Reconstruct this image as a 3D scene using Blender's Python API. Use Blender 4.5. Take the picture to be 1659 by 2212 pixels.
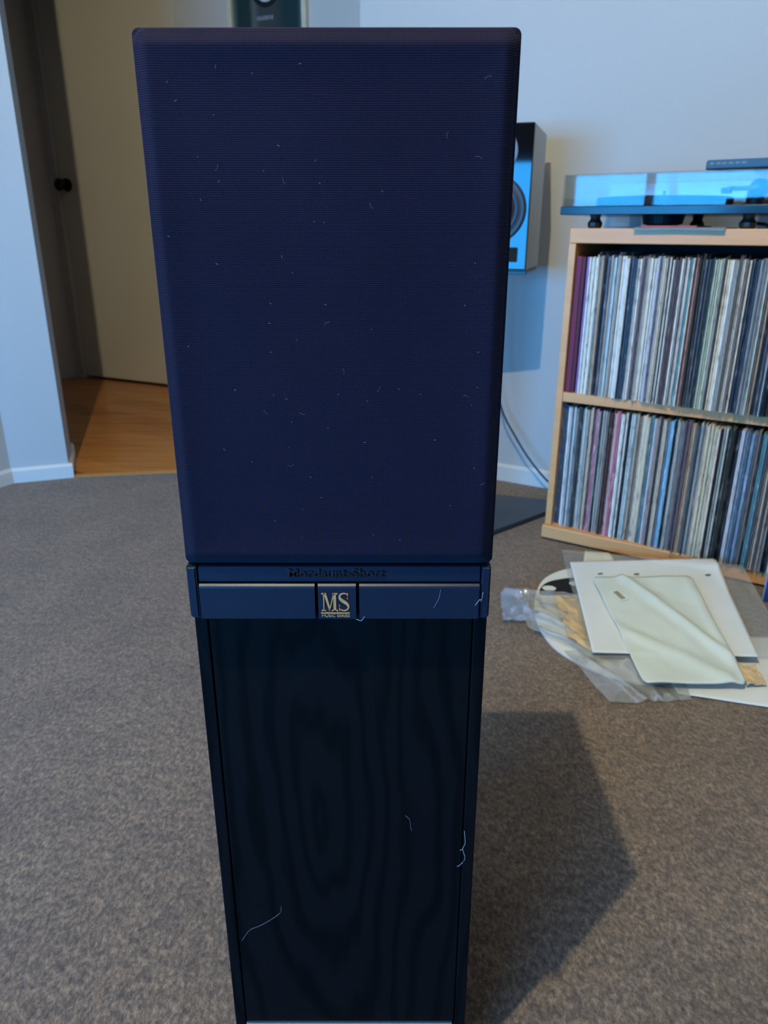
import bpy, bmesh, math, random
from mathutils import Vector, Matrix, noise
from mathutils.bvhtree import BVHTree

for o in list(bpy.data.objects):
    bpy.data.objects.remove(o)
scene = bpy.context.scene
COL = scene.collection
R = math.radians

# ------------------------------------------------------------------ camera
TH, RHO, HC, FPX = R(20.8), R(0.25), 0.76, 1612.0
cam = bpy.data.cameras.new('camera')
camo = bpy.data.objects.new('camera', cam)
COL.objects.link(camo)
scene.camera = camo
fw = Vector((0, math.cos(TH), -math.sin(TH)))
up0 = Vector((0, math.sin(TH), math.cos(TH)))
rt0 = Vector((1, 0, 0))
rt = rt0 * math.cos(RHO) + up0 * math.sin(RHO)
up = up0 * math.cos(RHO) - rt0 * math.sin(RHO)
m = Matrix.Identity(4)
for i in range(3):
    m[i][0], m[i][1], m[i][2] = rt[i], up[i], -fw[i]
m[2][3] = HC
camo.matrix_world = m
cam.sensor_fit = 'VERTICAL'
cam.sensor_height = 24.0
cam.lens = 24.0 * FPX / 2212.0
cam.clip_start = 0.02
cam.dof.use_dof = True
cam.dof.focus_distance = 0.53
cam.dof.aperture_fstop = 9.0

# ------------------------------------------------------------------ room frame
A30 = R(30)
EU = Vector((math.cos(A30), -math.sin(A30), 0))      # along the right wall
EV = Vector((math.sin(A30), math.cos(A30), 0))       # towards the right wall


def uv(u, v, z=0.0):
    return EU * u + EV * v + Vector((0, 0, z))


CEIL = 2.7
WIN_U0, WIN_U1, WIN_Z0, WIN_Z1 = -2.12, 0.12, 0.28, 2.05
BLIND_Z = 1.22
VBACK = -2.2

# ------------------------------------------------------------------ world and light
world = bpy.data.worlds.new('world')
scene.world = world
world.use_nodes = True
world.node_tree.nodes['Background'].inputs[0].default_value = (0.10, 0.42, 1.0, 1)
world.node_tree.nodes['Background'].inputs[1].default_value = 0.35

sky = bpy.data.lights.new('window_daylight', 'AREA')
sky.shape = 'RECTANGLE'
sky.size = WIN_U1 - WIN_U0
sky.size_y = BLIND_Z - WIN_Z0
sky.energy = 245.0
sky.color = (0.035, 0.39, 1.0)
sky_o = bpy.data.objects.new('window_daylight', sky)
COL.objects.link(sky_o)
sky_o.location = uv((WIN_U0 + WIN_U1) / 2, VBACK - 0.12, (WIN_Z0 + BLIND_Z) / 2)
zax = -EV
xax = EU.copy()
yax = zax.cross(xax)
mm = Matrix.Identity(4)
for i in range(3):
    mm[i][0], mm[i][1], mm[i][2] = xax[i], yax[i], zax[i]
sky_o.rotation_euler = mm.to_euler()

LAMP = Vector((-0.37, 0.05, 2.50))
LAMP_POWER = 140.0
LAMP_COLOR = (1.0, 0.90, 0.62)

scene.view_settings.view_transform = 'Standard'
scene.view_settings.look = 'None'
scene.view_settings.gamma = 1.0
scene.view_settings.use_curve_mapping = False
scene.view_settings.exposure = 0.0


# ------------------------------------------------------------------ helpers
def lin(c):
    def f(x):
        x /= 255.0
        return x / 12.92 if x <= 0.04045 else ((x + 0.055) / 1.055) ** 2.4
    return (f(c[0]), f(c[1]), f(c[2]), 1.0)


class NT:
    def __init__(self, name):
        self.m = bpy.data.materials.new(name)
        self.m.use_nodes = True
        self.t = self.m.node_tree
        self.b = self.t.nodes['Principled BSDF']

    def n(self, typ, **kw):
        nd = self.t.nodes.new(typ)
        for k, v in kw.items():
            setattr(nd, k, v)
        return nd

    def l(self, a, b):
        self.t.links.new(a, b)

    def ramp(self, fac, stops):
        r = self.n('ShaderNodeValToRGB')
        el = r.color_ramp.elements
        el[0].position, el[0].color = stops[0]
        el[1].position, el[1].color = stops[-1]
        for p, c in stops[1:-1]:
            e = el.new(p)
            e.color = c
        self.l(fac, r.inputs[0])
        return r.outputs[0]

    def coords(self, scale=(1, 1, 1), kind='Object', rot=(0, 0, 0)):
        tc = self.n('ShaderNodeTexCoord')
        mp = self.n('ShaderNodeMapping')
        mp.inputs['Scale'].default_value = scale
        mp.inputs['Rotation'].default_value = rot
        self.l(tc.outputs[kind], mp.inputs[0])
        return mp.outputs[0]

    def noise(self, vec, scale, detail=3, rough=0.5):
        nz = self.n('ShaderNodeTexNoise')
        nz.inputs['Scale'].default_value = scale
        nz.inputs['Detail'].default_value = detail
        nz.inputs['Roughness'].default_value = rough
        self.l(vec, nz.inputs['Vector'])
        return nz.outputs['Fac']

    def bump(self, h, strength, dist):
        b = self.n('ShaderNodeBump')
        b.inputs['Strength'].default_value = strength
        b.inputs['Distance'].default_value = dist
        self.l(h, b.inputs['Height'])
        self.l(b.outputs[0], self.b.inputs['Normal'])


def c4(r, g, b):
    return (r, g, b, 1.0)


def plain(name, col, rough=0.5, metal=0.0, spec=0.5, var=0.06, scale=30, coat=0.0):
    k = NT(name)
    v = k.coords()
    nz = k.noise(v, scale, 3)
    d = tuple(max(0, x * (1 - var)) for x in col[:3]) + (1,)
    e = tuple(min(1, x * (1 + var)) for x in col[:3]) + (1,)
    k.l(k.ramp(nz, [(0.3, d), (0.7, e)]), k.b.inputs['Base Color'])
    k.b.inputs['Roughness'].default_value = rough
    k.b.inputs['Metallic'].default_value = metal
    k.b.inputs['Specular IOR Level'].default_value = spec
    k.b.inputs['Coat Weight'].default_value = coat
    k.b.inputs['Coat Roughness'].default_value = 0.03
    return k.m


def emat(name, col, strength):
    k = NT(name)
    k.b.inputs['Base Color'].default_value = c4(0.8, 0.8, 0.8)
    k.b.inputs['Emission Color'].default_value = col
    k.b.inputs['Emission Strength'].default_value = strength
    return k.m


def mesh_obj(name, bm, mat, parent=None, smooth=False):
    me = bpy.data.meshes.new(name)
    bmesh.ops.recalc_face_normals(bm, faces=bm.faces)
    bm.to_mesh(me)
    bm.free()
    if smooth:
        for p in me.polygons:
            p.use_smooth = True
    o = bpy.data.objects.new(name, me)
    COL.objects.link(o)
    if mat:
        me.materials.append(mat)
    if parent:
        o.parent = parent
    return o


def bm_box(bm, x0, x1, y0, y1, z0, z1, bevel=0.0, seg=2):
    b2 = bmesh.new()
    bmesh.ops.create_cube(b2, size=1.0)
    for v in b2.verts:
        v.co = Vector((x0 + (v.co.x + .5) * (x1 - x0), y0 + (v.co.y + .5) * (y1 - y0), z0 + (v.co.z + .5) * (z1 - z0)))
    if bevel > 0:
        bmesh.ops.bevel(b2, geom=b2.edges[:], offset=bevel, segments=seg, affect='EDGES', profile=0.5)
    t = bpy.data.meshes.new('tmp')
    b2.to_mesh(t)
    b2.free()
    bm.from_mesh(t)
    bpy.data.meshes.remove(t)


def box(name, x0, x1, y0, y1, z0, z1, mat, parent=None, bevel=0.0, seg=2, smooth=False):
    bm = bmesh.new()
    bm_box(bm, x0, x1, y0, y1, z0, z1, bevel, seg)
    return mesh_obj(name, bm, mat, parent, smooth)


def prism(name, pts, z0, z1, mat, parent=None, bevel=0.0):
    bm = bmesh.new()
    vs = [bm.verts.new((p[0], p[1], z0)) for p in pts]
    f = bm.faces.new(vs)
    r = bmesh.ops.extrude_face_region(bm, geom=[f])
    for g in r['geom']:
        if isinstance(g, bmesh.types.BMVert):
            g.co.z = z1
    bmesh.ops.recalc_face_normals(bm, faces=bm.faces)
    if bevel:
        bmesh.ops.bevel(bm, geom=bm.edges[:], offset=bevel, segments=2, affect='EDGES')
    big = [f for f in bm.faces if len(f.verts) > 4]
    bmesh.ops.triangulate(bm, faces=big)
    return mesh_obj(name, bm, mat, parent)


def bm_lathe(bm, prof, n=40, axis='z', center=(0, 0, 0), cap=True):
    rings = []
    for (r, h) in prof:
        ring = []
        for i in range(n):
            a = 2 * math.pi * i / n
            x, y = r * math.cos(a), r * math.sin(a)
            if axis == 'z':
                p = (x, y, h)
            elif axis == 'y':
                p = (x, h, y)
            else:
                p = (h, x, y)
            ring.append(bm.verts.new((p[0] + center[0], p[1] + center[1], p[2] + center[2])))
        rings.append(ring)
    for a, b in zip(rings[:-1], rings[1:]):
        for i in range(n):
            bm.faces.new((a[i], a[(i + 1) % n], b[(i + 1) % n], b[i]))
    if cap:
        bm.faces.new(rings[0])
        bm.faces.new(rings[-1])


def lathe(name, prof, mat, parent=None, n=40, axis='z', center=(0, 0, 0), cap=True, smooth=False):
    bm = bmesh.new()
    bm_lathe(bm, prof, n, axis, center, cap)
    o = mesh_obj(name, bm, mat, parent)
    if smooth:
        for p in o.data.polygons:
            p.use_smooth = len(p.vertices) == 4
    return o


def bm_tube(bm, pts, rad, n=8, cap=True):
    pts = [Vector(p) for p in pts]
    rings = []
    for i, p in enumerate(pts):
        t = (pts[min(i + 1, len(pts) - 1)] - pts[max(i - 1, 0)]).normalized()
        ref = Vector((0, 0, 1)) if abs(t.z) < 0.9 else Vector((1, 0, 0))
        a = t.cross(ref).normalized()
        b = t.cross(a)
        r = rad[i] if isinstance(rad, (list, tuple)) else rad
        rings.append([bm.verts.new(p + a * r * math.cos(2 * math.pi * k / n) + b * r * math.sin(2 * math.pi * k / n)) for k in range(n)])
    for a, b in zip(rings[:-1], rings[1:]):
        for k in range(n):
            bm.faces.new((a[k], a[(k + 1) % n], b[(k + 1) % n], b[k]))
    if cap:
        bm.faces.new(rings[0])
        bm.faces.new(rings[-1])


def tube(name, pts, rad, mat, parent=None, n=8):
    bm = bmesh.new()
    bm_tube(bm, pts, rad, n)
    return mesh_obj(name, bm, mat, parent, True)


def catmull(P, k=8, closed=False):
    P = [Vector(p) for p in P]
    n = len(P)
    out = []
    rng = range(n) if closed else range(n - 1)
    for i in rng:
        if closed:
            a, b, c, d = P[(i - 1) % n], P[i], P[(i + 1) % n], P[(i + 2) % n]
        else:
            a, b, c, d = P[max(i - 1, 0)], P[i], P[i + 1], P[min(i + 2, n - 1)]
        for j in range(k):
            t = j / k
            out.append(0.5 * ((2 * b) + (c - a) * t + (2 * a - 5 * b + 4 * c - d) * t * t + (3 * b - a - 3 * c + d) * t ** 3))
    if not closed:
        out.append(P[-1])
    return out


def grid_solid(bm, G, th):
    """faces of a grid of verts; with th > 0 a second skin th above it and a closed rim"""
    nj, ni = len(G), len(G[0])
    for j in range(nj - 1):
        for i in range(ni - 1):
            bm.faces.new((G[j][i], G[j][i + 1], G[j + 1][i + 1], G[j + 1][i]))
    if not th:
        return
    T = [[bm.verts.new(v.co + Vector((0, 0, th))) for v in rw] for rw in G]
    for j in range(nj - 1):
        for i in range(ni - 1):
            bm.faces.new((T[j][i], T[j + 1][i], T[j + 1][i + 1], T[j][i + 1]))
    rim = [(0, i) for i in range(ni)] + [(j, ni - 1) for j in range(1, nj)] + [(nj - 1, i) for i in range(ni - 2, -1, -1)] + [(j, 0) for j in range(nj - 2, 0, -1)]
    for k in range(len(rim)):
        a, b = rim[k], rim[(k + 1) % len(rim)]
        bm.faces.new((G[a[0]][a[1]], T[a[0]][a[1]], T[b[0]][b[1]], G[b[0]][b[1]]))


def thing(name, label, cat, loc=(0, 0, 0), rot=(0, 0, 0), group=None):
    o = bpy.data.objects.new(name, None)
    o.empty_display_size = 0.05
    COL.objects.link(o)
    o.location = loc
    o.rotation_euler = rot
    tag(o, label, cat, group)
    return o


def tag(o, label, cat, group=None):
    o['label'] = label
    o['category'] = cat
    if group:
        o['group'] = group
    return o


def struct(o, label=None):
    o['kind'] = 'structure'
    if label:
        o['label'] = label
    return o


def text_obj(name, body, size, mat, parent, loc, extrude, width=None, bold=0.0, bevel=0.0):
    cu = bpy.data.curves.new(name, 'FONT')
    cu.body = body
    cu.size = size
    cu.extrude = extrude
    cu.offset = bold
    cu.bevel_depth = bevel
    cu.align_x = 'CENTER'
    cu.resolution_u = 4
    tmp = bpy.data.objects.new('tmp_text', cu)
    COL.objects.link(tmp)
    dg = bpy.context.evaluated_depsgraph_get()
    me = bpy.data.meshes.new_from_object(tmp.evaluated_get(dg))
    bpy.data.objects.remove(tmp)
    bpy.data.curves.remove(cu)
    xs = [v.co.x for v in me.vertices]
    sx = 1.0
    if width:
        sx = width / (max(xs) - min(xs))
    cx = (max(xs) + min(xs)) / 2
    for v in me.vertices:                       # text lies in x-z, faces -y
        x, y, z = v.co
        v.co = Vector(((x - cx) * sx, -z, y))
    me.name = name
    me.materials.clear()
    me.materials.append(mat)
    o = bpy.data.objects.new(name, me)
    COL.objects.link(o)
    o.parent = parent
    o.location = loc
    return o


# ------------------------------------------------------------------ materials
def wall_mat(name, col):
    k = NT(name)
    v = k.coords()
    nz = k.noise(v, 2.2, 3)
    d = tuple(x * 0.985 for x in col[:3]) + (1,)
    k.l(k.ramp(nz, [(0.35, d), (0.65, col)]), k.b.inputs['Base Color'])
    k.b.inputs['Roughness'].default_value = 0.75
    k.bump(k.noise(v, 380, 2), 0.05, 0.001)
    return k.m


M_WALL = wall_mat('wall_paint', c4(0.46, 0.46, 0.45))
M_WALL2 = wall_mat('darkened_wall_paint', c4(0.20, 0.17, 0.14))  # invented dark tone for the unseen walls, cuts bounced room light
M_HALL = wall_mat('hall_paint', c4(0.52, 0.50, 0.46))
M_DOOR = plain('door_paint', c4(0.58, 0.54, 0.46), 0.45, var=0.02, scale=4)
M_CEIL = wall_mat('ceiling_paint', c4(0.34, 0.34, 0.33))  # unseen ceiling, greyed down to weaken the lamp's bounce
M_TRIM = plain('skirting_gloss_paint', c4(0.60, 0.60, 0.57), 0.35, var=0.02, scale=6)


def carpet_mat():
    k = NT('carpet_pile')
    v = k.coords()
    vs = k.coords((1, 0.62, 1), rot=(0, 0, 0.5))
    n1 = k.noise(vs, 190, 5, 0.75)
    n2 = k.noise(v, 60, 4, 0.65)
    n3 = k.noise(v, 7.0, 4, 0.6)
    col = k.ramp(n1, [(0.30, c4(0.032, 0.023, 0.017)), (0.50, c4(0.166, 0.116, 0.082)), (0.70, c4(0.38, 0.282, 0.206))])
    blot = k.ramp(n2, [(0.32, c4(0.56, 0.56, 0.58)), (0.62, c4(1.14, 1.12, 1.08))])
    blot2 = k.ramp(n3, [(0.34, c4(0.82, 0.80, 0.81)), (0.64, c4(1.10, 1.09, 1.06))])
    mx = k.n('ShaderNodeMixRGB', blend_type='MULTIPLY')
    mx.inputs[0].default_value = 1
    k.l(col, mx.inputs[1])
    k.l(blot, mx.inputs[2])
    mx2 = k.n('ShaderNodeMixRGB', blend_type='MULTIPLY')
    mx2.inputs[0].default_value = 1
    k.l(mx.outputs[0], mx2.inputs[1])
    k.l(blot2, mx2.inputs[2])
    k.l(mx2.outputs[0], k.b.inputs['Base Color'])
    k.b.inputs['Roughness'].default_value = 0.95
    k.b.inputs['Specular IOR Level'].default_value = 0.1
    k.b.inputs['Sheen Weight'].default_value = 0.25
    k.b.inputs['Sheen Roughness'].default_value = 0.6
    k.bump(n1, 0.9, 0.004)
    return k.m


M_CARPET = carpet_mat()


def plank_mat():
    k = NT('orange_timber_floor')
    v = k.coords((1.2, 14, 14), rot=(0, 0, A30))
    n1 = k.noise(v, 2.0, 4, 0.6)
    oi = k.n('ShaderNodeObjectInfo')
    mx = k.n('ShaderNodeMath', operation='MULTIPLY_ADD')
    k.l(oi.outputs['Random'], mx.inputs[0])
    mx.inputs[1].default_value = 0.28
    k.l(n1, mx.inputs[2])
    col = k.ramp(mx.outputs[0], [(0.30, c4(0.30, 0.085, 0.018)), (0.62, c4(0.52, 0.20, 0.05)), (0.9, c4(0.60, 0.27, 0.075))])
    k.l(col, k.b.inputs['Base Color'])
    k.b.inputs['Roughness'].default_value = 0.28
    return k.m


M_PLANK = plank_mat()
M_SUB = plain('dark_subfloor', c4(0.03, 0.015, 0.006), 0.9)
M_THRESH = plain('threshold_timber', c4(0.60, 0.30, 0.085), 0.4, var=0.1, scale=40)


def grille_mat():
    k = NT('grille_cloth')
    v = k.coords()
    # fine knit: two crossed waves plus thread noise
    w1 = k.n('ShaderNodeTexWave', wave_type='BANDS', bands_direction='X')
    w1.inputs['Scale'].default_value = 320
    w2 = k.n('ShaderNodeTexWave', wave_type='BANDS', bands_direction='Z')
    w2.inputs['Scale'].default_value = 260
    for w in (w1, w2):
        w.inputs['Distortion'].default_value = 0.5
        w.inputs['Detail'].default_value = 1.0
        k.l(v, w.inputs['Vector'])
    mu = k.n('ShaderNodeMath', operation='MULTIPLY')
    k.l(w1.outputs['Fac'], mu.inputs[0])
    k.l(w2.outputs['Fac'], mu.inputs[1])
    big = k.noise(v, 9, 3)
    col = k.ramp(mu.outputs[0], [(0.05, c4(0.0066, 0.0050, 0.0105)), (0.75, c4(0.0265, 0.0180, 0.0385))])
    dust = k.ramp(big, [(0.3, c4(0.86, 0.86, 0.88)), (0.7, c4(1.10, 1.08, 1.08))])
    mx = k.n('ShaderNodeMixRGB', blend_type='MULTIPLY')
    mx.inputs[0].default_value = 1
    k.l(col, mx.inputs[1])
    k.l(dust, mx.inputs[2])
    k.l(mx.outputs[0], k.b.inputs['Base Color'])
    k.b.inputs['Roughness'].default_value = 0.9
    k.b.inputs['Specular IOR Level'].default_value = 0.08
    k.b.inputs['Sheen Weight'].default_value = 0.03
    k.b.inputs['Sheen Roughness'].default_value = 0.5
    k.bump(mu.outputs[0], 0.5, 0.0004)
    return k.m


M_GRILLE = grille_mat()


def ash_mat():
    k = NT('black_ash_veneer')
    v = k.coords((1, 1, 0.20))
    n0 = k.noise(v, 9, 3)
    w = k.n('ShaderNodeTexWave', wave_type='RINGS', rings_direction='Y')
    w.inputs['Scale'].default_value = 17
    w.inputs['Distortion'].default_value = 9.0
    w.inputs['Detail'].default_value = 3.0
    w.inputs['Detail Scale'].default_value = 1.4
    mp = k.n('ShaderNodeMapping')
    mp.inputs['Location'].default_value = (0.02, 0, -0.062)
    k.l(v, mp.inputs[0])
    k.l(mp.outputs[0], w.inputs['Vector'])
    v2 = k.coords((1, 1, 0.02))
    fine = k.noise(v2, 420, 3)
    ad = k.n('ShaderNodeMath', operation='MULTIPLY_ADD')
    k.l(fine, ad.inputs[0])
    ad.inputs[1].default_value = 0.35
    k.l(w.outputs['Fac'], ad.inputs[2])
    ad2 = k.n('ShaderNodeMath', operation='MULTIPLY_ADD')
    k.l(n0, ad2.inputs[0])
    ad2.inputs[1].default_value = 0.5
    k.l(ad.outputs[0], ad2.inputs[2])
    col = k.ramp(ad2.outputs[0], [(0.35, c4(0.0022, 0.0021, 0.0024)), (1.3, c4(0.0052, 0.0044, 0.0048))])
    k.l(col, k.b.inputs['Base Color'])
    k.b.inputs['Roughness'].default_value = 0.60
    k.b.inputs['Specular IOR Level'].default_value = 0.06
    k.bump(fine, 0.12, 0.0003)
    return k.m


M_ASH = ash_mat()
M_BADGE = plain('black_satin_plastic', c4(0.0070, 0.0125, 0.026), 0.40, var=0.05, scale=60, spec=0.30)
M_BADGE_TXT = plain('embossed_black_plastic', c4(0.004, 0.006, 0.010), 0.30, var=0.05, scale=60)
M_GAP = plain('black_recess', c4(0.004, 0.004, 0.005), 0.9)
M_GOLD = plain('gold_foil', c4(0.80, 0.36, 0.12), 0.38, metal=0.35, var=0.12, scale=200)
M_RIM = plain('metal_trim_strip', c4(0.5, 0.5, 0.48), 0.35, metal=0.5)
M_LINT = plain('grey_lint', c4(0.16, 0.17, 0.22), 0.9)
M_WEB = plain('pale_cobweb', c4(0.34, 0.36, 0.40), 0.9)


def birch_mat():
    k = NT('light_birch_laminate')
    v = k.coords((0.25, 3, 3))
    n1 = k.noise(v, 12, 4, 0.6)
    col = k.ramp(n1, [(0.3, c4(0.68, 0.335, 0.125)), (0.7, c4(0.77, 0.405, 0.165))])
    k.l(col, k.b.inputs['Base Color'])
    k.b.inputs['Roughness'].default_value = 0.42
    return k.m


M_BIRCH = birch_mat()
M_BACKP = plain('dark_backing', c4(0.02, 0.02, 0.022), 0.8)


def clear_mat(name, tint, refl, white=0.0, wcol=c4(0.8, 0.8, 0.8), rough=0.02, ior=1.5):
    k = NT(name)
    t = k.t
    t.nodes.remove(k.b)
    out = [n for n in t.nodes if n.type == 'OUTPUT_MATERIAL'][0]
    tr = k.n('ShaderNodeBsdfTransparent')
    tr.inputs[0].default_value = tint
    gl = k.n('ShaderNodeBsdfGlossy')
    gl.inputs['Roughness'].default_value = rough
    gl.inputs[0].default_value = c4(1, 1, 1)
    di = k.n('ShaderNodeBsdfDiffuse')
    v = k.coords()
    nz = k.noise(v, 25, 3)
    dcol = k.ramp(nz, [(0.35, tuple(x * 0.93 for x in wcol[:3]) + (1,)), (0.65, wcol)])
    k.l(dcol, di.inputs[0])
    fr = k.n('ShaderNodeFresnel')
    fr.inputs[0].default_value = ior
    mul = k.n('ShaderNodeMath', operation='MULTIPLY', use_clamp=True)
    k.l(fr.outputs[0], mul.inputs[0])
    mul.inputs[1].default_value = refl
    mw = k.n('ShaderNodeMixShader')
    mw.inputs[0].default_value = white
    k.l(tr.outputs[0], mw.inputs[1])
    k.l(di.outputs[0], mw.inputs[2])
    mg = k.n('ShaderNodeMixShader')
    k.l(mul.outputs[0], mg.inputs[0])
    k.l(mw.outputs[0], mg.inputs[1])
    k.l(gl.outputs[0], mg.inputs[2])
    k.l(mg.outputs[0], out.inputs[0])
    return k.m


M_ACRYL = clear_mat('clear_acrylic_lid', c4(0.86, 0.89, 0.90), 0.46, 0.0, ior=1.5)
M_POLY = clear_mat('clear_polythene', c4(0.96, 0.96, 0.95), 0.45, 0.28, c4(0.62, 0.64, 0.62), 0.2)
M_BAG = clear_mat('crinkly_clear_film', c4(0.96, 0.96, 0.95), 1.6, 0.32, c4(0.66, 0.68, 0.66), 0.08)
M_POLYTHIN = clear_mat('thin_record_polythene', c4(0.97, 0.97, 0.97), 1.0, 0.22, c4(0.62, 0.66, 0.7), 0.10)
M_GLASS = clear_mat('window_glass', c4(0.97, 0.98, 0.98), 1.0, 0.0)
M_BLACK = plain('black_plastic', c4(0.012, 0.012, 0.014), 0.45)
M_BLACKG = plain('gloss_black_lacquer', c4(0.004, 0.004, 0.005), 0.04, spec=0.36, var=0.0)
M_PLINTH = plain('dark_plinth_lacquer', c4(0.010, 0.012, 0.018), 0.18, spec=0.25)
M_PLATTER = plain('dark_platter_felt', c4(0.02, 0.022, 0.026), 0.9)
M_STEEL = plain('brushed_steel', c4(0.45, 0.46, 0.48), 0.3, metal=0.9)
M_SPKWHITE = plain('white_speaker_paint', c4(0.62, 0.60, 0.55), 0.5, var=0.02, scale=5)
M_TWEET = plain('grey_blue_tweeter_plate', c4(0.16, 0.19, 0.23), 0.45)
M_CONE = plain('dark_woofer_cone', c4(0.045, 0.045, 0.05), 0.5)
M_RUBBER = plain('woofer_rubber', c4(0.03, 0.03, 0.038), 0.35)
M_SLATE = plain('dark_stand_steel', c4(0.028, 0.034, 0.044), 0.32, var=0.25, scale=9)
M_CABLE = plain('dark_teal_cable', c4(0.03, 0.055, 0.065), 0.5)

# ------------------------------------------------------------------ room shell
PA = Vector((-1.022, 2.311))
PB = Vector((-1.181, 2.252))
WV = 2.185
UEND = 4.4
ULEFT = -2.149
b1 = (0.07, 2.482)
c_r0 = uv(-0.95, WV)
poly = [(-1.022, 2.305), b1] + [tuple(uv(UEND, WV)[:2]), tuple(uv(UEND, VBACK)[:2]), tuple(uv(ULEFT, VBACK)[:2]), (PB.x, PB.y)]
carpet = prism('floor', poly, -0.03, 0.0, M_CARPET)
struct(carpet, 'brown grey flecked carpet covering the room floor')

hall_base = prism('floor_hall', [(-3.6, 0.9), (-1.35, 2.2), (-1.022, 2.305), b1, (2.4, 2.6), (2.4, 4.6), (-3.6, 4.6)], -0.04, -0.022, M_SUB)
struct(hall_base, 'orange timber plank floor of the hall')


def clip_half(pts, p, nrm):
    out = []
    for i in range(len(pts)):
        a, b = Vector(pts[i]), Vector(pts[(i + 1) % len(pts)])
        da, db = (a - p).dot(nrm), (b - p).dot(nrm)
        if da >= 0:
            out.append(a)
        if da * db < 0:
            out.append(a + (b - a) * (da / (da - db)))
    return out


e2u, e2v = EU.to_2d(), EV.to_2d()
edge_p = Vector((-1.022, 2.335))
edge_d = (Vector(b1) - Vector((-1.022, 2.305))).normalized()
edge_n = Vector((-edge_d.y, edge_d.x))
pw = 0.112
for i in range(23):
    v0 = 1.55 + i * pw
    for (ua, ub) in ((-4.2, -2.35 - 0.5 * ((i * 37) % 3)), (-2.35 - 0.5 * ((i * 37) % 3), 0.6)):
        q = [e2u * ua + e2v * (v0 + .0009), e2u * ub + e2v * (v0 + .0009), e2u * ub + e2v * (v0 + pw - .0009), e2u * ua + e2v * (v0 + pw - .0009)]
        q = clip_half(q, edge_p, edge_n)
        q = clip_half(q, Vector((-1.69, 4.085)), Vector((-0.438, -0.899))) if len(q) > 2 else q
        if len(q) > 2:
            prism('floor_plank', [(p.x, p.y) for p in q], -0.022, -0.004, M_PLANK, hall_base)
tp = [Vector((-1.020, 2.3065)), Vector(b1) + Vector((0, .002)), Vector(b1) + edge_n * 0.030, Vector((-1.020, 2.3065)) + edge_n * 0.030]
struct(prism('trim_1', [tuple(p) for p in tp], -0.022, 0.001, M_THRESH), 'pale timber threshold strip at the carpet edge')

# right wall (behind the record shelf)
UW0 = -1.350
wr = [uv(UW0, WV), uv(UEND, WV), uv(UEND, WV + .10), uv(UW0 - 0.035, WV + .10)]
struct(prism('wall_right', [tuple(p[:2]) for p in wr], -0.03, CEIL, M_WALL), 'pale painted wall behind the record shelf')
# skirting of the right wall
sk = [uv(UW0, WV), uv(UW0, WV - .012), uv(UEND, WV - .012), uv(UEND, WV)]


def skirting(name, a, b, nrm, h=0.055, t=0.012):
    bm = bmesh.new()
    a, b = Vector(a), Vector(b)
    nv = Vector((nrm[0], nrm[1], 0)).normalized()
    prof = [(0, 0), (t, 0), (t, h - .008), (t * .45, h), (0, h)]
    rings = []
    for p in (a, b):
        rings.append([bm.verts.new(Vector((p.x, p.y, 0)) + nv * d + Vector((0, 0, z))) for d, z in prof])
    for i in range(5):
        bm.faces.new((rings[0][i], rings[0][(i + 1) % 5], rings[1][(i + 1) % 5], rings[1][i]))
    bm.faces.new(rings[0])
    bm.faces.new(rings[1])
    return struct(mesh_obj(name, bm, M_TRIM), 'low white painted skirting board')


skirting('baseboard_right', uv(UW0, WV)[:2], uv(UEND, WV)[:2], -EV)
# left wall with its thick stub beside the hall opening
d_l = Vector((-0.5, -0.866))
Q1 = PB + d_l * 4.2
stub_dir = (PA - PB).normalized()
perp = Vector((-stub_dir.y, stub_dir.x))
PA2 = PA + perp * 0.26
lw = [PA, PB, Q1, Q1 + Vector((-.25, .12)), PB + Vector((-.30, .22)), PA2 + Vector((-.16, -.05)), PA2]
struct(prism('wall_left', [tuple(p) for p in lw], -0.03, CEIL, M_WALL), 'pale blue lit wall end beside the hall opening')
skirting('baseboard_left', tuple(PB), tuple(PA + stub_dir * .012), -perp, 0.047)
skirting('baseboard_left_side', tuple(PB), tuple(PB + d_l * 4.1), (0.866, -0.5), 0.047)
skirting('baseboard_hall', tuple(PA), tuple(PA2), stub_dir, 0.047)
# wall above the opening
wb = Vector(uv(UW0, WV)[:2])
lt = [PA, wb, wb + Vector((-.02, .12)), PA + perp * .12]
struct(prism('wall_lintel', [tuple(p) for p in lt], 2.10, CEIL, M_WALL), 'wall above the opening to the hall')
# window wall and far wall
def wallbox(name, u0, u1, v0, v1, z0, z1, lab):
    q = [uv(u0, v0), uv(u1, v0), uv(u1, v1), uv(u0, v1)]
    return struct(prism(name, [tuple(p[:2]) for p in q], z0, z1, M_WALL2), lab)


ULW = ULEFT - .1
wallbox('wall_window_left', ULW, WIN_U0, VBACK - .1, VBACK, -0.03, CEIL, 'darkened brown wall left of the window')
wallbox('wall_window_right', WIN_U1, UEND, VBACK - .1, VBACK, -0.03, CEIL, 'darkened brown wall right of the window')
wallbox('wall_window_below', WIN_U0, WIN_U1, VBACK - .1, VBACK, -0.03, WIN_Z0, 'darkened brown wall below the window')
wallbox('wall_window_above', WIN_U0, WIN_U1, VBACK - .1, VBACK, WIN_Z1, CEIL, 'darkened brown wall above the window')
wallbox('wall_far', UEND, UEND + .1, VBACK - .1, WV + .1, -0.03, CEIL, 'darkened brown wall at the far end of the room')
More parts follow.
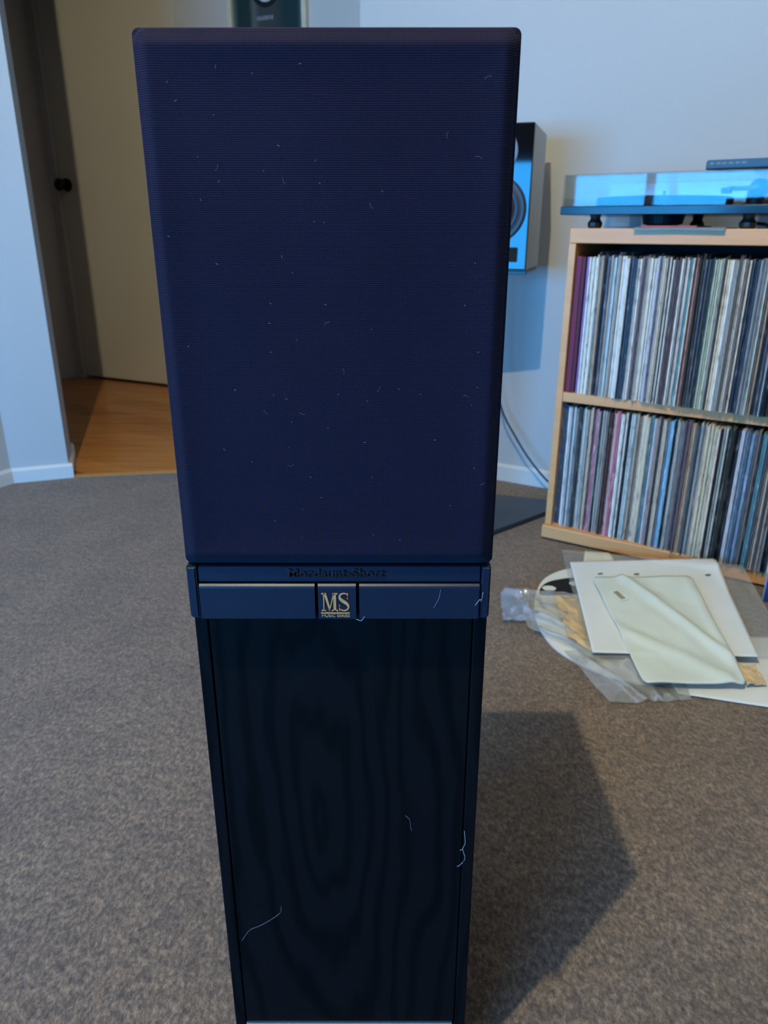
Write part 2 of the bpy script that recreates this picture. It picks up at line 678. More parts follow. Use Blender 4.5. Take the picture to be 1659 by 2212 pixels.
# window: frame, mullions, glass, blind
win = bpy.data.objects.new('window_1', None)
COL.objects.link(win)
struct(win, 'wide window with mullions facing the blue evening sky')
win.location = uv(WIN_U0, VBACK - .06, 0)
win.rotation_euler = (0, 0, -A30)
wwid = WIN_U1 - WIN_U0
M_FRAME = plain('window_frame_grey', c4(0.30, 0.30, 0.31), 0.4)
box('window_frame', 0, wwid, -.02, .03, WIN_Z0, WIN_Z0 + .045, M_FRAME, win)
box('window_frame', 0, wwid, -.02, .03, WIN_Z1 - .045, WIN_Z1, M_FRAME, win)
box('window_frame', 0, .035, -.02, .03, WIN_Z0 + .045, WIN_Z1 - .045, M_FRAME, win)
box('window_frame', wwid - .035, wwid, -.02, .03, WIN_Z0 + .045, WIN_Z1 - .045, M_FRAME, win)
MULL = 0.59
box('mullion', MULL - .028, MULL + .028, -.02, .03, WIN_Z0 + .045, WIN_Z1 - .045, M_FRAME, win)
box('pane', .035, MULL - .028, 0, .005, WIN_Z0 + .045, WIN_Z1 - .045, M_GLASS, win)
box('pane', MULL + .028, wwid - .035, 0, .005, WIN_Z0 + .045, WIN_Z1 - .045, M_GLASS, win)
bl = thing('roller_blind', 'dark roller blind drawn half way down the window', 'blind', uv(WIN_U0, VBACK + .03, 0), (0, 0, -A30))
M_BLIND = plain('dark_blind_cloth', c4(0.035, 0.033, 0.032), 0.9)
box('blind_cloth', -.022, wwid + .022, .0, .004, BLIND_Z, WIN_Z1 + .10, M_BLIND, bl)
lathe('blind_roll', [(.025, -.022), (.025, wwid + .022)], M_BLIND, bl, 20, 'x', (0, .0, WIN_Z1 + .11))
lathe('bottom_bar', [(.010, -.022), (.010, wwid + .022)], M_FRAME, bl, 12, 'x', (0, .002, BLIND_Z))

# hall walls
dW = Vector((0.899, -0.438))
dN = Vector((0.438, 0.899))
H0 = Vector((-1.69, 4.089))
HL = H0 + Vector((-.5, -.866)) * 1.9
hl = [H0, HL, HL + Vector((-.1, .06)), H0 + Vector((-.1, .2))]
struct(prism('wall_hall_left', [tuple(p) for p in hl], -0.04, CEIL, M_HALL), 'shaded wall at the left end of the hall')
hc = [HL, Vector((-2.2, .9)), Vector((-2.3, .9)), HL + Vector((-.1, .06))]
struct(prism('wall_hall_end', [tuple(p) for p in hc], -0.04, CEIL, M_HALL), 'end wall of the hall')
DOOR_A, DOOR_B = 0.06, 0.875
hw1 = [H0, H0 + dW * DOOR_A, H0 + dW * DOOR_A + dN * .1, H0 + dN * .1]
struct(prism('wall_hall_door_left', [tuple(p) for p in hw1], -0.04, CEIL, M_HALL), 'narrow hall wall left of the door')
hw2 = [H0 + dW * DOOR_B, H0 + dW * 3.4, H0 + dW * 3.4 + dN * .1, H0 + dW * DOOR_B + dN * .1]
struct(prism('wall_hall_back', [tuple(p) for p in hw2], -0.04, CEIL, M_HALL), 'cream hall wall holding the framed picture')
hw3 = [H0 + dW * DOOR_A, H0 + dW * DOOR_B, H0 + dW * DOOR_B + dN * .1, H0 + dW * DOOR_A + dN * .1]
struct(prism('wall_hall_above_door', [tuple(p) for p in hw3], 2.04, CEIL, M_HALL), 'hall wall above the door')
q = [H0 + dW * 3.4, H0 + dW * 3.4 + Vector((-.5, -.866)) * .62, H0 + dW * 3.5 + Vector((-.5, -.866)) * .60, H0 + dW * 3.5]
struct(prism('wall_hall_right', [tuple(p) for p in q], -0.04, CEIL, M_HALL), 'end wall of the hall beyond the opening')
struct(prism('ceiling', [(-4.4, -3.2), (-1, -4.6), (3.2, -5.0), (6.2, 0.4), (2.6, 4.8), (-4.4, 4.8)], CEIL, CEIL + .08, M_CEIL), 'darkened grey painted ceiling')

# hall door
door = bpy.data.objects.new('door_1', None)
COL.objects.link(door)
struct(door, 'cream flush door with a round dark knob in the hall')
dp = H0 + dW * DOOR_A
door.location = (dp.x, dp.y, 0)
door.rotation_euler = (0, 0, math.atan2(dW.y, dW.x))
DWID = DOOR_B - DOOR_A
box('door_leaf', .012, DWID - .004, .004, .044, .008, 2.03, M_DOOR, door, .002)
box('door_jamb', 0.0, .010, -.012, .09, -.02, 2.04, M_HALL, door, .001)
box('door_stop', .0, DWID, .05, .065, -.02, 2.04, M_HALL, door)
M_KNOB = plain('dark_bronze_knob', c4(0.02, 0.018, 0.016), 0.3, metal=0.7)
kn = lathe('knob', [(.012, 0), (.011, .028), (.022, .036), (.029, .048), (.029, .058), (.020, .068), (.006, .071)], M_KNOB, door, 28, 'y', (.062, 0, .955), smooth=True)
for v in kn.data.vertices:
    v.co.y = .004 - v.co.y
lathe('rose', [(.032, -.004), (.030, .003)], M_KNOB, kn, 28, 'y', (.062, .001, .955))

# framed picture on the hall wall
pd = H0 + dW * 1.172
pic = thing('framed_picture', 'cream framed dark green picture with a black ring on hall wall', 'picture', (pd.x, pd.y, 1.44), (0, 0, math.atan2(dW.y, dW.x)))
M_CREAM = plain('cream_frame', c4(0.62, 0.56, 0.40), 0.5)
PWD, PH = 0.372, 0.50
box('frame_side', 0, .020, -.026, -.002, 0, PH, M_CREAM, pic, .002)
box('frame_side', PWD - .020, PWD, -.026, -.002, 0, PH, M_CREAM, pic, .002)
box('frame_side', .020, PWD - .020, -.026, -.002, 0, .020, M_CREAM, pic, .002)
box('frame_side', .020, PWD - .020, -.026, -.002, PH - .02, PH, M_CREAM, pic, .002)


def print_mat():
    k = NT('green_print')
    tc = k.n('ShaderNodeTexCoord')
    sp = k.n('ShaderNodeSeparateXYZ')
    k.l(tc.outputs['Object'], sp.inputs[0])
    dv = k.n('ShaderNodeMath', operation='DIVIDE')
    k.l(sp.outputs['X'], dv.inputs[0])
    dv.inputs[1].default_value = PWD
    g, d, mid = c4(0.10, 0.16, 0.14), c4(0.020, 0.042, 0.042), c4(0.055, 0.065, 0.065)
    k.l(k.ramp(dv.outputs[0], [(0.05, g), (0.13, d), (0.27, d), (0.33, c4(0.12, 0.13, 0.125)), (0.40, mid), (0.60, c4(0.05, 0.058, 0.056)), (0.72, d), (0.88, d), (0.95, g)]), k.b.inputs['Base Color'])
    k.b.inputs['Roughness'].default_value = 0.25
    return k.m


pp = box('print', .020, PWD - .020, -.012, -.006, .020, PH - .020, print_mat(), pic)
ring = lathe('ring', [(.056, 0), (.056, -.004), (.072, -.004), (.072, 0)], M_GAP, pp, 48, 'y', (.185, -.0122, .213), cap=False)
lathe('disc', [(.055, 0), (.055, -.002), (.001, -.002)], plain('pale_disc', c4(0.5, 0.52, 0.52), 0.6), pp, 40, 'y', (.185, -.0122, .213), cap=False)
box('caption', .135, .215, -.0126, -.0122, .098, .112, plain('pale_smudged_print', c4(0.16, 0.18, 0.18), 0.6, var=0.4, scale=90), pp)

# ceiling lamp (out of frame above the camera)
lamp = thing('ceiling_lamp', 'small round pendant lamp hanging from the ceiling', 'lamp', (LAMP.x, LAMP.y, 0))
M_LAMPW = plain('white_lamp_metal', c4(0.7, 0.7, 0.68), 0.4)
lathe('canopy', [(.06, CEIL), (.06, CEIL - .012), (.02, CEIL - .025)], M_LAMPW, lamp, 32)
lathe('cord', [(.004, CEIL - .02), (.004, LAMP.z + .09)], M_BLACK, lamp, 8)
lathe('socket', [(.02, LAMP.z + .10), (.022, LAMP.z + .055), (.018, LAMP.z + .045)], M_BLACK, lamp, 24)
blb = lathe('bulb', [(.014, LAMP.z + .048), (.022, LAMP.z + .035), (.036, LAMP.z + .01), (.038, LAMP.z - .008), (.028, LAMP.z - .032), (.004, LAMP.z - .042)], emat('lit_bulb', c4(1, .9, .66), 30.0), lamp, 28, smooth=True)
pl = bpy.data.lights.new('bulb_light', 'POINT')
pl.energy = LAMP_POWER
pl.color = LAMP_COLOR
pl.shadow_soft_size = 0.014
plo = bpy.data.objects.new('bulb_light', pl)
COL.objects.link(plo)
plo.parent = lamp
plo.location = (0, 0, LAMP.z - .09)

# ------------------------------------------------------------------ tower speaker
SPX, SPY = -0.0292, 0.4705
spk = thing('tower_speaker', 'tall black floorstanding speaker with cloth grille and black ash front', 'speaker',
            (SPX, SPY, 0), (0, R(-0.25), 0))
HW = 0.1078
CW = 0.1068
D0, D1 = 0.0125, 0.226
GZ0, GZ1 = 0.5400, 0.8635
BZ0 = 0.4985
PLZ = 0.0642
# cabinet: sides standing a hair proud of the inset front panel
cab = box('cabinet', -CW, CW, D0 + .002, D1, PLZ, GZ1 - .0005, M_ASH, spk, .002)
box('edge_strip', -CW, -CW + .0095, D0 - .0012, D0 + .004, PLZ, BZ0 + .003, M_ASH, spk, .0010)
box('edge_strip', CW - .0095, CW, D0 - .0012, D0 + .004, PLZ, BZ0 + .003, M_ASH, spk, .0010)
box('front_panel', -CW + .0104, CW - .0104, D0 - .0008, D0 + .004, PLZ + .004, BZ0 + .003, M_ASH, spk, .0008)
box('trim_strip', -CW + .010, CW - .012, D0 - .003, D0 + .002, PLZ - .0010, PLZ + .0004, M_RIM, spk)
box('plinth', -CW - .001, CW + .001, D0 - .001, D1 + .006, .008, PLZ - .0015, M_BADGE, spk, .004)
for sx in (-1, 1):
    for yy in (D0 + .02, D1 - .02):
        lathe('foot', [(.012, 0.0), (.014, .004), (.014, .009)], M_BLACK, spk, 20, 'z', (sx * (HW - .02), yy, 0))

# grille: stretched cloth over a frame, chamfered rim and slightly sunk middle
def grille():
    bm = bmesh.new()
    w, h = 2 * HW, GZ1 - GZ0

    def steps(L):
        e = [0, .0012, .0026, .0042, .006, .0078, .0092, .0106, .0125, .016, .024]
        n = 26
        mid = [.024 + (L - .048) * i / n for i in range(1, n)]
        return e + mid + [L - x for x in reversed(e)]

    def prof(d):
        if d < .0026:
            t = d / .0026
            return .0086 - .0040 * math.sqrt(max(0, 1 - (1 - t) ** 2))
        if d < .0092:
            t = (d - .0026) / .0066
            return .0046 * (1 - t) ** 1.25
        if d < .024:
            t = (d - .0092) / .0148
            return .0013 * t * t * (3 - 2 * t)
        return .0013
    xs, zs = steps(w), steps(h)
    G = []
    for z in zs:
        row = []
        for x in xs:
            dx, dz = min(x, w - x), min(z, h - z)
            rr = .010
            if dx < rr and dz < rr:
                d = rr - math.hypot(rr - dx, rr - dz)
            else:
                d = min(dx, dz)
            d = max(0, d)
            y = prof(d) + 0.0006 * noise.noise(Vector((x * 16, z * 16, 3)))
            px, pz = x, z
            rc = .004                      # round the outline corners
            if dx < rc and dz < rc:
                cx_ = rc if x < w / 2 else w - rc
                cz_ = rc if z < h / 2 else h - rc
                v = Vector((x - cx_, z - cz_))
                mlen = max(abs(v.x), abs(v.y))
                if v.length > 1e-9:
                    v = v.normalized() * mlen
                px, pz = cx_ + v.x, cz_ + v.y
            row.append(bm.verts.new((px - HW, y, GZ0 + pz)))
        G.append(row)
    for j in range(len(zs) - 1):
        for i in range(len(xs) - 1):
            bm.faces.new((G[j][i], G[j][i + 1], G[j + 1][i + 1], G[j + 1][i]))
    bedges = [e for e in bm.edges if e.is_boundary]
    r = bmesh.ops.extrude_edge_only(bm, edges=bedges)
    nv = [g for g in r['geom'] if isinstance(g, bmesh.types.BMVert)]
    for v in nv:
        v.co.y = D0 + .0015
    be = [e for e in bm.edges if e.is_boundary]
    bmesh.ops.contextual_create(bm, geom=be)
    return mesh_obj('grille', bm, M_GRILLE, spk, True)


gr = grille()
gr['label'] = 'dark navy knitted cloth grille'

# badge band
badge = bpy.data.objects.new('badge_band', None)
COL.objects.link(badge)
badge.parent = spk
badge['label'] = 'black plastic badge band with raised panels'
FB = 0.0010
box('backing', -HW + .003, HW - .003, D0 - .006, D0 + .001, BZ0 + .001, GZ0 - .0012, M_GAP, badge)
ZL = 0.5262
XL0, XL1 = -0.0986, 0.0990
C0, C1 = -0.0160, 0.0130


def panel(name, x0, x1, z0, z1, yf, bev):
    """front plate with a sloping top edge"""
    bm = bmesh.new()
    yb = D0 - .002
    prof = [(yb, z0), (yf + .0008, z0), (yf, z0 + .0008), (yf, z1 - bev * 1.0), (yf + .0006, z1 - bev * .45), (yf + .0022, z1), (yb, z1)]
    rings = [[bm.verts.new((x, y, z)) for y, z in prof] for x in (x0, x1)]
    n = len(prof)
    for i in range(n):
        bm.faces.new((rings[0][i], rings[0][(i + 1) % n], rings[1][(i + 1) % n], rings[1][i]))
    bm.faces.new(rings[0])
    bm.faces.new(rings[1])
    return mesh_obj(name, bm, M_BADGE, badge)


panel('top_strip', XL0, XL1, ZL + .0006, GZ0 - .0010, FB + .0028, .0012)
panel('lower_panel', XL0, C0 - .0012, BZ0, ZL - .0004, FB, .0026)
panel('lower_panel', C1 + .0012, XL1, BZ0, ZL - .0004, FB, .0026)
emb = panel('emblem_panel', C0 + .0011, C1 - .0011, BZ0, ZL - .0002, FB - .0004, .0026)


def side_cap(x0, x1, outer):
    bm = bmesh.new()
    rr = .003
    pts = []
    z0, z1 = BZ0 + .0003, GZ0 - .0010
    if outer < 0:
        pts = [(x1, z0), (x1, z1), (x0, z1)] + [(x0 + rr - rr * math.cos(a), z0 + rr - rr * math.sin(a)) for a in [i * math.pi / 12 for i in range(0, 7)]]
    else:
        pts = [(x0, z0), (x0, z1), (x1, z1)] + [(x1 - rr + rr * math.cos(a), z0 + rr - rr * math.sin(a)) for a in [i * math.pi / 12 for i in range(0, 7)]]
    fv = [bm.verts.new((x, FB + .001, z)) for x, z in pts]
    f = bm.faces.new(fv)
    r = bmesh.ops.extrude_face_region(bm, geom=[f])
    for g in r['geom']:
        if isinstance(g, bmesh.types.BMVert):
            g.co.y = D0 + .001
    bmesh.ops.recalc_face_normals(bm, faces=bm.faces)
    ed = [e for e in bm.edges if abs(e.verts[0].co.y - e.verts[1].co.y) < 1e-6 and e.verts[0].co.y < .004]
    bmesh.ops.bevel(bm, geom=ed, offset=.0012, segments=3, affect='EDGES')
    return mesh_obj('side_cap', bm, M_BADGE, badge)


side_cap(-HW + .0012, XL0 - .0012, -1)
side_cap(XL1 + .0012, HW - .0012, 1)
wm = text_obj('wordmark', 'Mordaunt-Short', .0088, M_BADGE_TXT, badge, (-0.0015, FB + .0026, .5312), .0009, width=.068, bold=.00006, bevel=.00012)
wm['label'] = 'raised black lettering reading Mordaunt-Short'


# MS emblem, drawn as serif letters
def ribbon(bm, pts, widths, yf, th):
    n = len(pts)
    L, Rr = [], []
    for i in range(n):
        a, b = Vector(pts[max(i - 1, 0)]), Vector(pts[min(i + 1, n - 1)])
        t = (b - a).normalized()
        nn = Vector((-t.y, t.x))
        p = Vector(pts[i])
        L.append(p + nn * widths[i] / 2)
        Rr.append(p - nn * widths[i] / 2)
    poly_ext(bm, L + Rr[::-1], yf, th)


def poly_ext(bm, pts, yf, th):
    n = len(pts)
    a = [bm.verts.new((p[0], yf, p[1])) for p in pts]
    b = [bm.verts.new((p[0], yf + th, p[1])) for p in pts]
    bm.faces.new(a)
    bm.faces.new(b)
    for i in range(n):
        bm.faces.new((a[i], a[(i + 1) % n], b[(i + 1) % n], b[i]))


def emblem():
    bm = bmesh.new()
    x0, z0, sc = -0.0122, 0.5058, 0.0140         # left, base line, cap height
    yf, th = FB - .0011, .0011
    P = lambda x, z: (x0 + x * sc, z0 + z * sc)
    q = lambda *pts: poly_ext(bm, [P(*p) for p in pts], yf, th)
    # M
    q((.07, 0), (.12, 0), (.12, .97), (.07, .97))                       # thin left stem
    q((-.02, .94), (.16, .94), (.16, 1.0), (-.02, 1.0))                 # serif
    q((-.02, 0), (.20, 0), (.20, .05), (-.02, .05))
    q((.09, 1.0), (.22, 1.0), (.43, .12), (.36, .02))                   # thick diagonal
    q((.36, .02), (.41, .02), (.63, 1.0), (.58, 1.0))                   # thin diagonal
    q((.58, 0), (.72, 0), (.72, .97), (.58, .97))                       # thick stem
    q((.54, .94), (.79, .94), (.79, 1.0), (.54, 1.0))
    q((.49, 0), (.81, 0), (.81, .05), (.49, .05))
    # S
    sp = catmull([(1.30, .74, 0), (1.27, .93, 0), (1.10, .99, 0), (.93, .90, 0), (.91, .73, 0), (1.05, .57, 0), (1.25, .42, 0), (1.34, .25, 0), (1.27, .08, 0), (1.10, .02, 0), (.93, .09, 0), (.88, .27, 0)], 6)
    n = len(sp)
    wd = []
    for i in range(n):
        t = i / (n - 1)
        wd.append((.035 + .125 * math.exp(-((t - .47) / .20) ** 2)) * sc)
    ribbon(bm, [P(p.x, p.y) for p in sp], wd, yf, th)
    q((1.27, .68), (1.32, .68), (1.33, .99), (1.29, .99))
    q((.865, .02), (.90, .02), (.90, .34), (.865, .34))
    # rule
    q((-.06, -.14), (1.40, -.14), (1.40, -.085), (-.06, -.085))
    return mesh_obj('letters', bm, M_GOLD, emb)


em = emblem()
em['label'] = 'gold serif letters MS over a thin rule'
ms = text_obj('caption', 'MUSIC SERIES', .0034, M_GOLD, emb, (-0.0025, FB - .0006, .5009), .0002, width=.0200, bold=.00004)
ms['label'] = 'small gold capitals reading MUSIC SERIES'

# lint and cobweb strands caught on the front
random.seed(5)
bm = bmesh.new()
for i in range(70):
    x = random.uniform(-HW + .012, HW - .012)
    z = random.uniform(GZ0 + .012, GZ1 - .012)
    a = random.uniform(0, 6.28)
    L = random.choice([.0005, .0006, .0008, .001, .0025])
    y = -.0003
    p0 = Vector((x, y, z))
    p1 = p0 + Vector((math.cos(a) * L, -.0003, math.sin(a) * L))
    p2 = p1 + Vector((math.cos(a + .7) * L * .7, .0002, math.sin(a + .7) * L * .7))
    bm_tube(bm, catmull([p0, p1, p2], 3), 0.00005 if L > .002 else .00010, 4)
lt_ = mesh_obj('lint', bm, M_LINT, spk)
lt_['kind'] = 'stuff'
lt_['label'] = 'tiny pale lint specks caught on the cloth'


def strand(P, r=.00009):
    tube('cobweb_strand', catmull(P, 6), r, M_WEB, spk, 5)


yc = D0 - .0018
strand([(-.094, yc, .172), (-.086, yc - .001, .186), (-.077, yc, .190), (-.066, yc - .001, .199), (-.058, yc, .206), (-.0575, yc, .2125)])
strand([(.0975, yc - .002, .298), (.0985, yc - .003, .286), (.0968, yc - .002, .279), (.0990, yc - .003, .270), (.0955, yc - .002, .262), (.093, yc, .258)], .00020)
strand([(.0972, yc - .002, .279), (.0945, yc - .003, .2785)], .00018)
strand([(.049, yc, .312), (.0525, yc - .0006, .3085), (.0535, yc, .300), (.0545, yc, .296)])
strand([(.0962, FB - .0004, .510), (.0995, FB - .0016, .5155), (.1005, FB, .513), (.1015, FB - .0006, .5205)], .0002)
strand([(.0715, FB - .0003, .5225), (.0705, FB - .0006, .516), (.067, FB - .0003, .508)], .0001)
strand([(.0120, FB - .0003, .4990), (.0155, FB - .0012, .4983), (.0178, FB - .0004, .5012)], .0002)

# ------------------------------------------------------------------ record shelf
A32 = R(32)
SH = Vector((0.411, 1.807, 0))
shelf = thing('record_shelf', 'light birch two-tier shelf unit filled with records', 'shelf', SH, (0, 0, -A32))
SHW, SHD = 0.70, 0.37
V0 = 0.012
box('top_panel', .004, SHW, V0, SHD, .7305, .7625, M_BIRCH, shelf, .0015)
box('side_panel', .004, .0205, V0, SHD, .040, .7300, M_BIRCH, shelf, .0012)
box('side_panel', SHW - .0165, SHW, V0, SHD, .040, .7300, M_BIRCH, shelf, .0012)
box('middle_shelf', .021, SHW - .017, V0 + .001, SHD - .01, .3655, .3885, M_BIRCH, shelf, .0012)
box('bottom_shelf', 0.0, SHW + .004, 0.0, SHD, .006, .0395, M_BIRCH, shelf, .003)
box('back_panel', .021, SHW - .017, SHD - .009, SHD - .002, .041, .729, M_BACKP, shelf)
for fx in (.05, SHW - .05):
    for fy in (.05, SHD - .05):
        lathe('foot', [(.018, 0), (.018, .0065)], M_BLACK, shelf, 16, 'z', (fx, fy, 0))

EUs = Vector((math.cos(A32), -math.sin(A32), 0))
EVs = Vector((math.sin(A32), math.cos(A32), 0))


def sv(u, v, z):
    return SH + EUs * u + EVs * v + Vector((0, 0, z))


# records ---------------------------------------------------------------
CLS = {
    'white': ('off-white', (208, 212, 206)), 'cream': ('cream', (206, 198, 172)), 'paleblue': ('pale blue', (158, 188, 198)),
    'greyblue': ('grey blue', (136, 150, 156)), 'grey': ('mid grey', (150, 152, 146)), 'lilac': ('pale lilac', (172, 174, 184)),
    'navy': ('navy blue', (34, 46, 66)), 'black': ('black', (22, 22, 27)), 'tan': ('tan', (176, 148, 114)), 'brown': ('dark brown', (84, 56, 50)),
    'mauve': ('dusty mauve', (142, 124, 132)), 'pink': ('faded pink', (190, 134, 142)), 'teal': ('teal', (46, 118, 134)),
    'cyan': ('bright cyan blue', (56, 146, 184)), 'palegreen': ('pale green', (172, 184, 152)), 'darkgreen': ('dark green', (40, 58, 56)),
    'slate': ('slate grey', (74, 84, 100)), 'steel': ('steel blue', (74, 118, 152)), 'crimson': ('crimson', (160, 46, 78)),
    'greybrown': ('grey brown', (118, 106, 100)), 'beige': ('beige', (188, 172, 150)),
}
DARK = {'navy', 'black', 'brown', 'teal', 'cyan', 'darkgreen', 'slate', 'steel', 'crimson'}


def sleeve_mat(key, rgb):
    k = NT('sleeve_' + key)
    tc = k.n('ShaderNodeTexCoord')
    oi = k.n('ShaderNodeObjectInfo')
    cb = k.n('ShaderNodeCombineXYZ')
    mulr = k.n('ShaderNodeMath', operation='MULTIPLY')
    k.l(oi.outputs['Random'], mulr.inputs[0])
    mulr.inputs[1].default_value = 57.0
    k.l(mulr.outputs[0], cb.inputs[0])
    k.l(mulr.outputs[0], cb.inputs[1])
    ad = k.n('ShaderNodeVectorMath', operation='ADD')
    k.l(tc.outputs['Object'], ad.inputs[0])
    k.l(cb.outputs[0], ad.inputs[1])
    mp = k.n('ShaderNodeMapping')
    mp.inputs['Scale'].default_value = (1.2, 6, 38)
    k.l(ad.outputs[0], mp.inputs[0])
    nz = k.noise(mp.outputs[0], 1.0, 4, 0.62)
    base = lin(rgb)
    if key in DARK:
        alt = tuple(min(1, x * 1.6 + .14) for x in base[:3]) + (1,)
        stops = [(0.34, tuple(x * .75 for x in base[:3]) + (1,)), (0.56, base), (0.70, alt)]
    else:
        alt = tuple(x * .40 for x in base[:3]) + (1,)
        stops = [(0.33, alt), (0.47, base), (0.75, tuple(min(1, x * 1.08) for x in base[:3]) + (1,))]
    col = k.ramp(nz, stops)
    hv = k.n('ShaderNodeHueSaturation')
    vv = k.n('ShaderNodeMath', operation='MULTIPLY_ADD')
    k.l(oi.outputs['Random'], vv.inputs[0])
    vv.inputs[1].default_value = 0.45
    vv.inputs[2].default_value = 1.02
    k.l(vv.outputs[0], hv.inputs['Value'])
    hv.inputs['Saturation'].default_value = 0.72
    k.l(col, hv.inputs['Color'])
    k.l(hv.outputs[0], k.b.inputs['Base Color'])
    k.b.inputs['Roughness'].default_value = 0.45
    return k.m


SM = {k: sleeve_mat(k, v[1]) for k, v in CLS.items()}


def sleeve_mesh(round_):
    bm = bmesh.new()
    h, d = .3135, .315
    if round_:
        prof = [(-.5, .0016), (-.30, .0003), (0, 0), (.30, .0003), (.5, .0016)]
    else:
        prof = [(-.5, .0006), (-.38, 0), (.38, 0), (.5, .0006)]
    pts = prof + [(.5, d), (-.5, d)]
    a = [bm.verts.new((x, y, 0)) for x, y in pts]
    b = [bm.verts.new((x, y, h)) for x, y in pts]
    n = len(pts)
    bm.faces.new(a)
    bm.faces.new(b)
    for i in range(n):
        bm.faces.new((a[i], a[(i + 1) % n], b[(i + 1) % n], b[i]))
    bmesh.ops.recalc_face_normals(bm, faces=bm.faces)
    me = bpy.data.meshes.new('record_sleeve')
    bm.to_mesh(me)
    bm.free()
    me.materials.append(SM['white'])
    return me


ME_SL = [sleeve_mesh(False), sleeve_mesh(True)]


def flap_mesh():
    """thin clear outer sleeve: two side films and a slack front edge that pokes out"""
    bm = bmesh.new()
    ys = [.20, .0, -.003, -.009]
    zs = [.0002, .05, .13, .22, .30, .318]
    for s in (-1, 1):
        g = [[bm.verts.new((s * (.52 if y > -.002 else .30 if y > -.005 else .06), y - (.003 if (z < .02 and y < 0) else 0), z)) for y in ys] for z in zs]
        for j in range(len(zs) - 1):
            for i in range(len(ys) - 1):
                bm.faces.new((g[j][i], g[j][i + 1], g[j + 1][i + 1], g[j + 1][i]))
    me = bpy.data.meshes.new('plastic_sleeve')
    bm.to_mesh(me)
    bm.free()
    me.materials.append(M_POLYTHIN)
    return me


ME_FLAP = flap_mesh()
U_ROW = ("white*3 cream white grey*2 tan slate navy slate beige grey greyblue paleblue paleblue tan*2 white*2 white grey navy*2 slate navy white mauve brown greyblue grey white*2 white lilac*2 greyblue lilac cream cream navy white black white slate brown brown white*2 lilac white teal cream brown pink "
         "grey*2 navy slate lilac slate darkgreen darkgreen palegreen*2 palegreen grey greyblue greybrown cream white grey grey greyblue grey white mauve cyan cream navy*2 navy grey slate grey*2 paleblue white tan cream navy slate navy greyblue black*3 "
         "slate grey white navy*2 tan white grey brown paleblue white*2 cream slate teal grey white black greyblue white lilac cream navy grey white tan slate white greyblue pink white grey navy cream")
L_ROW = ("mauve slate navy white white lilac slate paleblue white grey slate darkgreen grey cream greyblue grey beige tan slate crimson grey black beige grey greybrown*2 brown grey pink pink crimson white*2 grey white navy navy grey paleblue greyblue grey greybrown cream*4 beige teal lilac mauve grey navy beige*2 beige steel cyan cyan "
         "black grey greyblue greyblue mauve slate navy crimson pink beige greybrown slate darkgreen greyblue slate tan cream*3 palegreen cream beige beige tan paleblue white paleblue darkgreen palegreen grey black*2 lilac lilac steel*3 slate greybrown black teal*2 slate darkgreen beige slate greyblue beige paleblue greyblue brown black slate white*2 white grey cream greybrown slate grey cream darkgreen teal "
         "slate grey white greyblue navy tan white paleblue grey brown white cream slate teal grey black white lilac cream navy grey white tan slate white greyblue pink white")


def expand(s):
    out = []
    for t in s.split():
        k, _, n = t.partition('*')
        out += [k] * (int(n) if n else 1)
    return out


def row(keys, z, uA, uB, rowname, vfun, seed):
    rnd = random.Random(seed)
    u = uA
    plan = []
    while True:
        key = keys[len(plan) % len(keys)]
        t = rnd.choice([.0028, .0032, .0036, .0040, .0044, .0052])
        if key in ('cyan', 'teal', 'crimson', 'steel') and rnd.random() < .5:
            t += .002
        if u + t > uB:
            break
        plan.append((key, u, t))
        u += t + rnd.choice([.0002, .0004, .0006, .0010])
    for n, (key, u, t) in enumerate(plan):
        nm = CLS[key][0]
        ro = rnd.random() < .35
        o = bpy.data.objects.new('record_sleeve', ME_SL[1 if ro else 0])
        COL.objects.link(o)
        vv = vfun(u) + rnd.uniform(-.005, .005)
        o.location = sv(u + t / 2, vv, z)
        o.rotation_euler = (0, 0, -A32)
        o.scale = (t * .93, 1, 1.0 + rnd.choice([0, 0, .004, -.004, .008, -.008, .014]))
        o.material_slots[0].link = 'OBJECT'
        o.material_slots[0].material = SM[key]
        pv = CLS[plan[n - 1][0]][0] if n else None
        nx = CLS[plan[n + 1][0]][0] if n + 1 < len(plan) else None
        if pv is None:
            lab = '%s record sleeve at the %s row end beside %s' % (nm, rowname, 'the purple lilac one' if rowname == 'upper' else 'the side panel')
        elif nx is None:
            lab = '%s record sleeve ending the %s row against the far side panel' % (nm, rowname)
        elif pv == nx:
            lab = '%s record sleeve, %s row, between two %s ones' % (nm, rowname, pv)
        else:
            lab = '%s record sleeve, %s row, between %s and %s ones' % (nm, rowname, pv, nx)
        tag(o, lab, 'record', '%s records in the %s row' % (nm, rowname))
        if rnd.random() < .22:
            f = bpy.data.objects.new('plastic_sleeve', ME_FLAP)
            COL.objects.link(f)
            f.parent = o
            f.scale = (.99, 1, min(rnd.uniform(1.0, 1.04), .3245 / (.318 * o.scale[2])))
    return len(plan)


vtop = lambda u: .022 - .027 * min(1, u / .34)
vlow = lambda u: .032 - .040 * min(1, u / .42)
